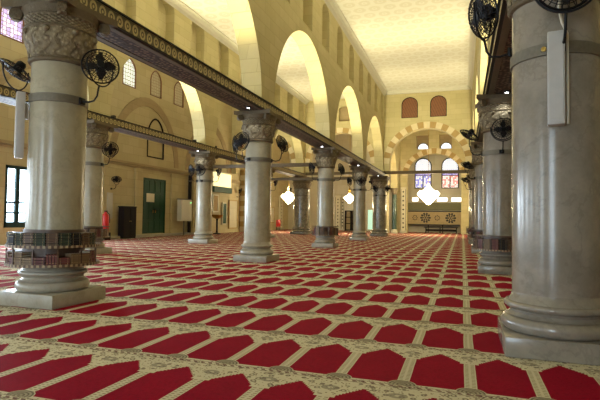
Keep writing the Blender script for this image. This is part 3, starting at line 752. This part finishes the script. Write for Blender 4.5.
def fan(x, y, r, az, label, z=3.43, tilt=.25, pan=0., cable=False):
    """az: outward direction in degrees in the plan (0 = +X)"""
    global fan_used
    a = math.radians(az); loc = (x+(r+.016)*math.cos(a), y+(r+.016)*math.sin(a), z); rz = a+PI/2
    if not fan_used: o = fanP; o.location = loc; o.rotation_euler = (0, 0, rz); o['label'] = label; fan_used = True
    else: o = dup(fanP, label, loc, rz)
    for c in kids(o):
        if c.name.split('.')[0] in ('guard_cage', 'motor', 'blade'): c.rotation_euler = (tilt, 0, pan)
    return o
# camera-right azimuth is about 18.5 deg, towards the camera about -71.5 deg
CRt, CT = 18.5, -71.5
fan(XL, YL, .45, 3., 'black fan on the right side of the nearest left column, blades seen from the front', tilt=-.1, pan=-.85)
fan(XL, YL, .45, 192, 'black fan on the left side of the nearest left column at the picture edge', tilt=.95, pan=.35)
fan(XL, YL+S, .45, CT-38, 'black fan facing the viewer on the left of the bare middle column', tilt=-.1, pan=.2)
fan(XL, YL+S, .45, CRt-8, 'black tilted fan on the right of the bare middle column', tilt=-.35, pan=-.5)
fan(XL, YL+S, .45, 190, 'black fan behind the left side of the bare middle column', tilt=.1, pan=.3)
fan(XL, YL+2*S, .42, CRt+180+20, 'black fan on the left of the third left row column', tilt=.3)
fan(XL, YL+2*S, .42, CRt-10, 'black fan on the right of the third left row column', tilt=-.3, pan=-.4)
fan(XL, YL+3*S, .42, CRt+180+20, 'black fan on the left of the slim left row column', tilt=.3)
fan(XL, YL+3*S, .42, CT, 'black fan on the front of the slim left row column', tilt=.45)
fan(XL, YL+3*S, .42, CRt-10, 'black fan on the right of the slim left row column', tilt=-.2)
fan(XL, YE, .58, CT+35, 'black fan on the front right of the dark far column', tilt=.3)
fan(XL, YE, .58, CT-35, 'black fan on the front left of the dark far column', tilt=.3)
fan(XD, YD+S, .45, CRt-15, 'black fan to the right of the half hidden outer row column', tilt=.45, pan=-.75)
fan(XD, YD+2*S, .44, CT-50, 'black fan left of the column near the green door', tilt=.2)
fan(XD, YD+2*S, .44, CT-8, 'black fan on the front of the column near the green door', tilt=.3)
fan(XD, YD+2*S, .44, CRt, 'black fan right of the column near the green door', tilt=.3)
fan(XD, YD+3*S, .44, CRt, 'black fan sticking out behind the right edge of the bare middle column', tilt=.3)
fan(XD, YE+.2, .72, CRt+180, 'black fan on the left of the far mottled column', tilt=.3)
fan(XR, YR, .475, 160, 'large black fan hanging at the left of the big right hand column', z=3.62, tilt=.3, pan=.9)
fan(XR, YR, .475, -92, 'black fan cut by the top of the frame on the big right hand column', tilt=.15)
fan(XR-.02, YR+S, .46, 180, 'black fan on the left of the second right row column', tilt=1.05, pan=.2)
fan(XR-.02, YR+S, .46, -88, 'dark fan on the front of the second right row column beside the big one', tilt=.3)
fan(XR-.05, YR+2*S, .46, CRt+180, 'black fan on the left of the third right row column', tilt=1.1, pan=.3)
fan(XR-.08, YR+3*S, .46, CRt+180, 'black fan on the left of the fourth right row column', tilt=1.1, pan=.2)
f_ = fan(XW, 24.55, .08, 5, 'black fan on a bent arm fixed to the left outer wall above the brown cabinet', z=3.1, tilt=.95, pan=-.95)
fan(XW+.0, 42.3, .012, 0, 'black fan on the far left wall beside the ochre striped pilaster', z=3.4, tilt=.5, pan=.4)
fan(-.9, YT-.02, .0, -90, 'small black fan on the far wall right of the big chandelier', z=3.2, tilt=.3, pan=.8) if False else None

B().lathe([(.001, 0), (.03, 0), (.026, .018), (.001, .02)], 14, (0, 0, 0), 0, False, Matrix.Rotation(math.radians(-112), 3, 'Z') @ Matrix.Rotation(PI/2, 3, 'Y')).out('strap_bolt', 'gold', col['R0'], (.492*math.cos(math.radians(-112)), .492*math.sin(math.radians(-112)), 3.43))
# ------------------------------------------------------------------ speaker columns on shafts
def speaker(x, y, r, az, z0, z1, label, cab=True):
    a = math.radians(az); t = root('column_speaker', label, 'speaker', (x+(r+.006)*math.cos(a), y+(r+.006)*math.sin(a), z0), a+PI/2, 'grey column loudspeakers')
    h = z1-z0
    B().box((0, -.12, h/2), (.17, .13, h), bev=.012).out('housing', 'grey', t)
    B().box((0, -.188, h/2), (.13, .006, h-.1)).out('grille', 'grey', t)
    B().box((-.02, -.028, h*.72), (.09, .056, .26)).out('bracket', 'grey', t)
    if cab: B().tube([(.115, -.05, .02), (.115, -.05, h*.5), (.11, -.05, h), (.06, -.06, h+.12), (.03, -.05, h+.3), (.05, -.03, h+.5)], .014, 6).out('cable', 'cable', t)
speaker(XR, YR, .475, -98, 2.54, 3.56, 'long pale grey column loudspeaker on the big right hand column')
speaker(XL, YL, .45, 233, 2.42, 3.52, 'long pale grey column loudspeaker on the left side of the nearest left column', False)

# ------------------------------------------------------------------ book racks and books
def book_proto(k, L_, W_, T_):
    b = B(); b.box((0, 0, T_/2), (L_-.012, W_-.012, T_-.010), mi=1)
    b.box((0, 0, .003), (L_, W_, .006)); b.box((0, 0, T_-.003), (L_, W_, .006)); b.box((0, -W_/2+.003, T_/2), (L_, .006, T_))
    for q in (-.32, .32): b.box((q*L_, -W_/2-.001, T_/2), (.005, .004, T_*.8), mi=2)
    o = b.out('book', ['book_'+k, 'paper', 'panel_tan'], smooth=0); return o
protos = {k: book_proto(k, .17, .205, .037) for k in BOOKC}
bused = {k: False for k in BOOKC}
def put_book(k, mt, label, group):
    if not bused[k]: o = protos[k]; bused[k] = True
    else: o = protos[k].copy(); COL.objects.link(o)
    o.matrix_world = mt; tag(o, label, 'book', group, 'thing')
NAME = dict(green='dark green', brown='dark brown', maroon='maroon', tan='tan', black='black')
def rack(x, y, r, tiers, label, where, az0, az1, step, rows_cols):
    t = root('book_rack', label, 'book rack', (x, y, 0), 0, 'round book racks around the columns')
    R = r+.272; r0 = r+.02
    for ti, (z0, z1) in enumerate(tiers):
        b = B().lathe([(r0, z0-.03), (R, z0-.03), (R, z0), (r0, z0), (r0, z0-.03)], 56, cap=False)
        b.out('shelf_ring', 'rack', t, smooth=30)
        b = B()
        b.lathe([(R-.002, z0-.036), (R+.01, z0-.036), (R+.01, z0+.006), (R-.002, z0+.006), (R-.002, z0-.036)], 112, cap=False)
        for f in b.bm.faces: f.material_index = int((math.atan2(f.calc_center_median().y, f.calc_center_median().x)/(2*PI)*112) // 1) % 2
        b.out('dentil_edge', ['rackl', 'rack'], t, smooth=0)
    b = B()
    zt = tiers[-1][1] if len(tiers) == 1 else tiers[-1][0]-.03
    if len(tiers) == 1:
        B().lathe([(r0, zt), (R, zt), (R, zt+.025), (r0, zt+.025), (r0, zt)], 56, cap=False).out('shelf_ring', 'rack', t, smooth=30)
    a = az0+step/2.
    B().lathe([(r0+.0, tiers[0][0]-.03), (r0+.012, tiers[0][0]-.03), (r0+.012, tiers[-1][1]-.02), (r0, tiers[-1][1]-.02), (r0, tiers[0][0]-.03)], 48, cap=False).out('back_band', 'rack', t)
    seg = int(round((az1-az0)/step))
    for ti, (z0, z1) in enumerate(tiers):
        for q in range(seg+1):
            ang = math.radians(az0+step*q)
            if ti == 0 and q % 2 == 0:
                p = ((R-.02)*math.cos(ang), (R-.02)*math.sin(ang), (z0+z1)/2-.015)
                B().box(p, (.025, .022, z1-z0-.03), Matrix.Rotation(ang, 3, 'Z'))  .out('post', 'rack', t, smooth=0)
            if q == seg: break
            ca = ang+math.radians(step/2); kc = rows_cols[ti][q % len(rows_cols[ti])]
            stand = rnd.random() < .16
            g = 'books on the rack around the %s' % where
            lab = '%s book on the %s of the %s' % (NAME[kc], ('lower rack tier', 'upper rack tier')[ti] if len(tiers) > 1 else 'rack', where)
            h = z1-z0-.035; rm = r+.262-.1025-.012
            if not stand:
                nb = int(h/.0415); nb = max(2, nb - (rnd.choice((0, 0, 0, 2)) if ti == 0 and len(tiers) > 1 else 0))
                for j in range(nb):
                    rr = rm+rnd.uniform(-.010, .010)
                    mt = Matrix.Translation((x+rr*math.cos(ca), y+rr*math.sin(ca), z0+.001+j*.0412)) @ Matrix.Rotation(ca+PI/2+rnd.uniform(-.02, .02), 4, 'Z')
                    put_book(kc, mt, lab, g)
            else:
                for j in range(4):
                    off = (j-1.5)*.0425; rr = rm+.004
                    px, py = rr*math.cos(ca)-off*math.sin(ca), rr*math.sin(ca)+off*math.cos(ca)
                    mt = Matrix.Translation((x+px-.02*math.sin(ca), y+py+.02*math.cos(ca), z0+.001+.085)) @ Matrix.Rotation(ca+PI/2, 4, 'Z') @ Matrix.Rotation(-PI/2, 4, 'Y')
                    put_book(kc, mt, lab, g)
rack(XL, YL, .45, [(.68, .955), (.985, 1.26)], 'round two tier wooden book rack circling the nearest left column', 'nearest left column', -160, 20, 15.,
     [['tan', 'maroon', 'maroon', 'maroon', 'tan'], ['brown', 'green', 'green', 'black', 'green', 'brown', 'green', 'brown', 'green', 'black']])
rack(XL, YL+2*S, .42, [(.64, 1.05)], 'round single tier book rack on the third left row column', 'third left row column', -160, 20, 20., [['brown', 'maroon', 'tan', 'brown']])
rack(XR-.02, YR+S, .46, [(.68, 1.04)], 'round single tier book rack on the second right row column', 'second right row column', -185, -60, 18., [['black', 'brown', 'maroon', 'tan', 'maroon']])
rack(XR-.05, YR+2*S, .46, [(.68, 1.04)], 'round single tier book rack on the third right row column', 'third right row column', -185, -90, 19., [['maroon', 'brown', 'black']])
rack(XD, YD+S, .45, [(.66, 1.02)], 'round single tier book rack on the half hidden outer row column', 'half hidden outer row column', -70, 30, 20., [['brown', 'tan', 'maroon']])
rack(XR-.08, YR+3*S, .46, [(.68, 1.04)], 'round single tier book rack on the fourth right row column', 'fourth right row column', -185, -110, 19., [['maroon', 'brown']])

# ------------------------------------------------------------------ things along the west wall
t = root('cabinet', 'dark brown wooden cabinet against the left outer wall', 'cabinet', (XW+.42, 25.75, 0), 0)
B().box((0, 0, 1.02), (.4, 1.24, 1.92), bev=.01).out('body', 'brown', t, smooth=0)
B().box((0, 0, 2.01), (.46, 1.3, .07), bev=.01).out('top', 'brown', t, smooth=0)
B().box((0, 0, .04), (.38, 1.2, .08)).out('base', 'brown', t, smooth=0)
for s_ in (-1, 1):
    dr = B().box((.21, s_*.31, 1.04), (.03, .58, 1.8), bev=.006).box((.227, s_*.31, 1.5), (.012, .42, .7), bev=.004).box((.227, s_*.31, .6), (.012, .42, .7), bev=.004).out('door', 'brown', t, smooth=0)
    B().ball((.25, s_*.06, 1.1), .025).out('knob', 'gold', dr)
t = root('electrical_box', 'pale cream metal electrical box on a post beside the dark pipe', 'electrical box', (XW+.6, 32.15, 0), 0)
B().box((0, 0, 1.9), (.35, 1.5, 1.6), bev=.02).out('body', 'white', t, smooth=0)
B().box((.19, 0, 1.9), (.03, 1.34, 1.44), bev=.008).out('door', 'white', t, smooth=0)
B().tube([(-.05, 0, 0), (-.05, 0, 1.1)], .05, 10).out('post', 'metal', t)
B().box((0, 0, 2.74), (.42, 1.6, .06)).out('cap', 'metal', t, smooth=0)
M['led_green'] = emit('green_pilot_lamp', (.15, .9, .35), 2.)
B().ball((.212, .5, 2.5), .05).out('pilot_lamp', 'led_green', t)
t = root('drain_pipe', 'dark vertical pipe on the left outer wall right of the cream box', 'pipe', (XW+.2, 33.5, 0), 0)
B().tube([(0, 0, .18), (0, 0, 4.7)], .14, 12).out('pipe', 'brown', t)
for z in (1., 2.6, 4.2): B().lathe([(.15, z), (.17, z), (.17, z+.08), (.15, z+.08)], 14, cap=False).out('clamp', 'metal', t)
t = root('fire_extinguisher', 'red fire extinguisher box standing behind the half hidden column', 'fire extinguisher', (XW+.62, 23.5, 0), 0)
B().box((0, 0, .22), (.4, .55, .44), bev=.02).out('stand', 'brown', t, smooth=0)
B().lathe([(.001, .44), (.2, .44), (.22, .5), (.22, 1.35), (.17, 1.52), (.07, 1.58), (.07, 1.66), (.001, 1.66)], 18, cap=False).out('cylinder', 'red', t)
B().box((.04, 0, 1.7), (.2, .05, .07)).out('handle', 'black', t, smooth=0)
B().tube([(.05, .05, 1.66), (.12, .24, 1.5), (.1, .26, 1.0)], .025, 6).out('hose', 'black', t)
t = root('display_board', 'tall narrow grey panel on the outer wall left of the brown cabinet', 'panel', (XW+.11, 24.45, 1.35), 0)
B().box((0, 0, .7), (.05, .5, 1.6), bev=.01).out('panel', 'grey', t, smooth=0)
# far part of the west wall
t = root('lit_wall_sign', 'bright cream lit panel over a dark green board on the far left wall', 'lit panel', (XW+.16, 39.0, 0), 0)
B().box((0, 0, 4.75), (.16, 3.2, 1.2), bev=.02).out('lit_panel', 'glow_warm', t, smooth=0)
B().box((0.02, 0, 3.86), (.22, 3.4, .5), bev=.02).out('green_board', 'green', t, smooth=0)
B().box((-.03, 0, 5.42), (.2, 3.4, .1), bev=.02).out('frame', 'white', t, smooth=0)
for k, (y, w, z0, z1, m, lb) in enumerate(((37.9, .9, 1.9, 3.35, 'vous_dark', 'ochre patterned panel beside the gilded bowl stand'), (39.6, .75, .8, 2.7, 'green', 'narrow dark green panel on the far left wall'), (41.4, 1.7, .4, 3.0, 'mus', 'large pale marble panel with brown frame on the far left wall'), (51.3, 1.1, .88, 2.6, 'mus', 'brown framed pale panel behind the small red chair'))):
    t = root('display_board', lb, 'panel', (XW+.08, y, 0), 0)
    B().box((0, 0, (z0+z1)/2), (.06, w, z1-z0), bev=.01).out('panel', m, t, smooth=0)
    bb = B()
    for s_ in (-1, 1): bb.box((.02, s_*w/2, (z0+z1)/2), (.1, .09, z1-z0+.09)).box((.02, 0, z0 if s_ < 0 else z1), (.1, w, .09))
    bb.out('frame', 'vous_dark' if m == 'mus' else 'inlay_w', t, smooth=0)
t = root('bowl_stand', 'gilded bowl on a dark pedestal at the far left wall', 'bowl stand', (XW+1.1, 36.4, 0), 0)
B().lathe([(.32, 0), (.32, .06), (.1, .12), (.07, .3), (.07, 1.2), (.12, 1.28)], 18).out('pedestal', 'black', t)
B().lathe([(.1, 1.28), (.3, 1.34), (.42, 1.46), (.5, 1.62), (.46, 1.62), (.34, 1.48), (.1, 1.38)], 24).out('bowl', 'gold', t)
t = root('striped_pilaster', 'ochre and cream striped stone pilaster on the far left wall', 'pilaster', (XW+.31, 43.7, 0), 0)
for k in range(12): B().box((0, 0, .28+.5*k), (.6, 1.5, .5), mi=0).out('course', 'vous_dark' if k % 2 else 'vous_light', t, smooth=0)

# ------------------------------------------------------------------ far south wall fittings
def inlay_pil(x, w, y, z1, label, cells=9, rz=0):
    t = root('inlaid_pilaster', label, 'pilaster', (x, y, 0), rz, 'black and cream inlaid pilasters')
    B().box((0, 0, z1/2), (w, .1, z1), bev=.01).out('panel', 'inlay_w', t, smooth=0)
    b = B(); hh = (z1-.6)/cells
    for k in range(cells):
        z = .35+hh*(k+.5); s_ = hh*.33
        b.box((0, -.055, z), (s_, .02, s_), Matrix.Rotation(PI/4, 3, 'Y'))
    for s_ in (-1, 1): b.box((s_*w*.40, -.052, z1/2), (.04, .01, z1-.4))
    b.out('black_inlay', 'inlay_k', t, smooth=0)
    B().box((0, -.08, .12), (w+.1, .2, .24)).out('foot', 'mus', t, smooth=0)
inlay_pil(-6.02, .6, YT-.09, 4.9, 'cream pilaster inlaid with black diamonds left of the rosette screen')
inlay_pil(-14.25, .75, YQ-.09, 4.2, 'cream pilaster inlaid with black diamonds between the third and slim columns')
inlay_pil(XW+.09, 1.3, 54.2, 4.0, 'cream pilaster inlaid with black diamonds left of the far mottled column', rz=PI/2)
inlay_pil(-12.9+-.75, .3, YQ-.09, 4.2, 'narrow cream inlaid strip beside the dark bookcase')
t = root('bookcase', 'dark wooden bookcase on the far wall left of the slim column', 'bookcase', (-12.75, YQ-.3, 0), 0)
bb = B()
for s_ in (-.5, .5): bb.box((s_, 0, 1.2), (.09, .4, 2.4))
for z in (.1, .85, 1.6, 2.36): bb.box((0, 0, z), (1.0, .4, .08))
bb.box((.22, 0, 1.2), (.25, .38, 2.3)); bb.out('frame', 'brown', t, smooth=0)
B().box((0, .17, 1.2), (1., .03, 2.3)).out('back', 'panel_tan', t, smooth=0)
w = root('door_9', 'narrow doorway with greenish daylight beyond the slim column', 'door', (-10.2, YQ-.04, 0), 0, None, 'structure')
M['day_green'] = emit('daylit_greenish_pane', (.55, .95, .8), .4)
B().box((0, 0, 1.35), (.8, .03, 2.3)).out('pane', 'day_green', w, smooth=0)
bb = B()
for s_ in (-.44, .44): bb.box((s_, -.02, 1.3), (.1, .06, 2.6))
bb.box((0, -.02, 2.55), (.9, .06, .1)); bb.out('frame', 'white', w, smooth=0)
# the rosette screen below the stained windows
t = root('inlaid_screen', 'long tan screen with black inlaid rosettes below the stained glass windows', 'screen', (-3.05, YQ-1.1, 0), 0)
B().box((0, 0, 1.62), (5.7, .08, 1.40)).out('panel', 'panel_tan', t, smooth=0)
B().box((0, -.02, 2.39), (6.1, .24, .12), bev=.01).out('top_rail', 'inlay_k', t, smooth=0)
B().box((0, -.02, .90), (5.9, .14, .1), bev=.01).out('bottom_rail', 'inlay_k', t, smooth=0)
for s_ in (-2.95, 2.9): B().box((s_, 0, 1.2), (.16, .2, 2.4), bev=.01).out('post', 'inlay_k' if s_ < 0 else 'panel_tan', t, smooth=0)
for s_ in (-.55, 1.0): B().box((s_, 0, .43), (.1, .14, .86)).out('leg', 'inlay_k', t, smooth=0)
for px, rr in ((-2.0, .30), (-.85, .56), (.42, .30), (1.85, .56)):
    b = B(); nn = 10 if rr > .4 else 8
    for k in range(nn):
        a = 2*PI*k/nn; b.box((px+rr*.8*math.cos(a), -.052, 1.66+rr*.8*math.sin(a)), (rr*.42, .02, rr*.36), Matrix.Rotation(-a, 3, 'Y'))
    for k in range(6):
        a = 2*PI*k/6
        if rr > .4: b.box((px+rr*.42*math.cos(a), -.052, 1.66+rr*.42*math.sin(a)), (rr*.3, .02, rr*.26), Matrix.Rotation(-a, 3, 'Y'))
    b.lathe([(.001, 0), (rr*.17, 0), (rr*.17, .02), (.001, .02)], 14, (px, -.045, 1.66), 0, False, Matrix.Rotation(PI/2, 3, 'X'))
    b.out('rosette', 'inlay_k', t, smooth=0)
tag(B().box((-3.0, YQ-.115, 2.95), (6.2, .2, .85), bev=.01).out('inscription_band', 'frz_green', smooth=0), 'olive carved band on the far wall just above the rosette screen', 'frieze', kind='thing')
M['day_white'] = emit('daylit_white_pane', (1., .98, .9), 1.6)
for k, (x0, x1, lb) in enumerate(((-5.5, -4.75, 'left of the chandelier'), (-2.75, -1.55, 'right of the chandelier'), (-1.2, .05, 'at the right end of the row'))):
    w = root('window_%d' % (31+k), 'low white daylit window above the olive band, '+lb, 'window', ((x0+x1)/2, YQ-.05, 3.5), 0, None, 'structure')
    h = (x1-x0)/2; B().box((0, 0, .25), (2*h, .03, .5)).out('pane', 'day_white', w, smooth=0)
    bb = B()
    for s_ in (-h, h): bb.box((s_, -.02, .25), (.06, .06, .56))
    for z in (0, .5): bb.box((0, -.02, z), (2*h, .06, .06))
    bb.out('frame', 'vous_dark', w, smooth=0)
t = root('low_bench', 'long low dark bench standing in front of the rosette screen', 'bench', (-2.2, YQ-1.75, 0), 0)
B().box((0, 0, .62), (3.6, .45, .09), bev=.01).out('seat', 'brown', t, smooth=0)
for sx in (-1.6, -.1, 1.6):
    for sy in (-.17, .17): B().box((sx, sy, .29), (.1, .09, .58)).out('leg', 'brown', t, smooth=0)
B().box((0, .17, .3), (3.3, .04, .22)).out('apron', 'brown', t, smooth=0)
t = root('chair', 'small red chair by the far wall left of the mottled column', 'chair', (-19.9, 51.6, 0), .3)
B().box((0, 0, .45), (.5, .5, .08), bev=.02).out('seat', 'red', t); B().box((0, .23, .85), (.5, .06, .7), bev=.02).out('backrest', 'red', t)
for sx in (-.2, .2):
    for sy in (-.2, .2): B().tube([(sx, sy, 0), (sx, sy, .42)], .025, 8).out('leg', 'black', t)

# ------------------------------------------------------------------ chandeliers
def chandelier(x, y, z, s_, label, power, ztop):
    t = root('chandelier', label, 'chandelier', (x, y, z), 0, 'crystal chandeliers')
    B().tube([(0, 0, .9*s_), (0, 0, ztop-z)], .02, 6).out('chain', 'gold', t)
    B().lathe([(.02, .95), (.12, .9), (.09, .8), (.2, .7), (.12, .62), (.16, .52)], 18).out('crown', 'gold', t)
    for rr, zz in ((.34, .42), (.85, .05), (.55, -.42)): B().ring(rr*s_, .025, (0, 0, zz*s_), 30, 6).out('ring', 'gold', t)
    b = B()
    prof = [(.10, .62), (.26, .42), (.50, .22), (.84, .03), (.74, -.10), (.52, -.34), (.36, -.5), (.2, -.66), (.05, -.84)]
    # strands of crystal drops following the profile
    for q in range(28):
        a = 2*PI*q/28
        for (r0, z0), (r1, z1) in zip(prof, prof[1:]):
            for f in (0., .5):
                r_, z_ = r0+(r1-r0)*f, z0+(z1-z0)*f
                b.ball((s_*r_*math.cos(a), s_*r_*math.sin(a), s_*z_), .06*s_, (1, 1, 1.5), 0, 1)
    b.out('crystal_strands', 'crystal', t, smooth=0)
    b = B()
    for q in range(12):
        a = 2*PI*q/12; b.ball((.72*s_*math.cos(a), .72*s_*math.sin(a), .18*s_), .06*s_, (1, 1, 1.8), 0, 1)
    b.out('bulbs', 'crystal', t)
    for dz in (-.95, .75): point((x, y, z+dz*s_ - (.2 if dz < 0 else -.3)), power*.5, size=.25)
chandelier(-3.02, 47.0, 3.85, 1.15, 'large lit crystal chandelier hanging beyond the striped arch of the nave', 900, 14.2)
chandelier(-10.15, 45., 3.42, .62, 'lit crystal chandelier glowing to the left of the slim column', 600, ZA)
chandelier(-16.3, 45., 3.55, .85, 'lit crystal chandelier glowing beside the far mottled column', 700, ZA)

# area lights added at the doorways and west windows to carry their daylight
def area(loc, dr, sx, sy, power, col):
    l = bpy.data.lights.new('daylight', 'AREA'); l.shape = 'RECTANGLE'; l.size = sx; l.size_y = sy; l.energy = power; l.color = col
    o = bpy.data.objects.new('daylight', l); COL.objects.link(o); o.location = loc
    o.rotation_euler = Vector(dr).to_track_quat('-Z', 'Z').to_euler(); return o
DAY = (.72, .86, 1.)
for k, x in enumerate((-2.8, -10.2, -17.2)): area((x, YN+.05, 2.3), (0, 1, 0), 2.4, 4.2, 95, (.9, .95, 1.))
for k, y in enumerate(win_y): area((XW+.05, y, 2.3), (1, 0, 0), 1.3, 2.8, (700, 420, 400, 250)[k], DAY)

# ------------------------------------------------------------------ world and view
w = bpy.data.worlds.new('world'); SC.world = w; w.use_nodes = True
w.node_tree.nodes['Background'].inputs[0].default_value = (.6, .75, 1., 1); w.node_tree.nodes['Background'].inputs[1].default_value = .3
SC.view_settings.view_transform = 'Standard'; SC.view_settings.look = 'None'; SC.view_settings.gamma = 1; SC.view_settings.use_curve_mapping = False
SC.view_settings.exposure = .33
SC.cycles.use_denoising = True; SC.cycles.max_bounces = 6; SC.cycles.diffuse_bounces = 4; SC.cycles.glossy_bounces = 3; SC.cycles.sample_clamp_indirect = 6
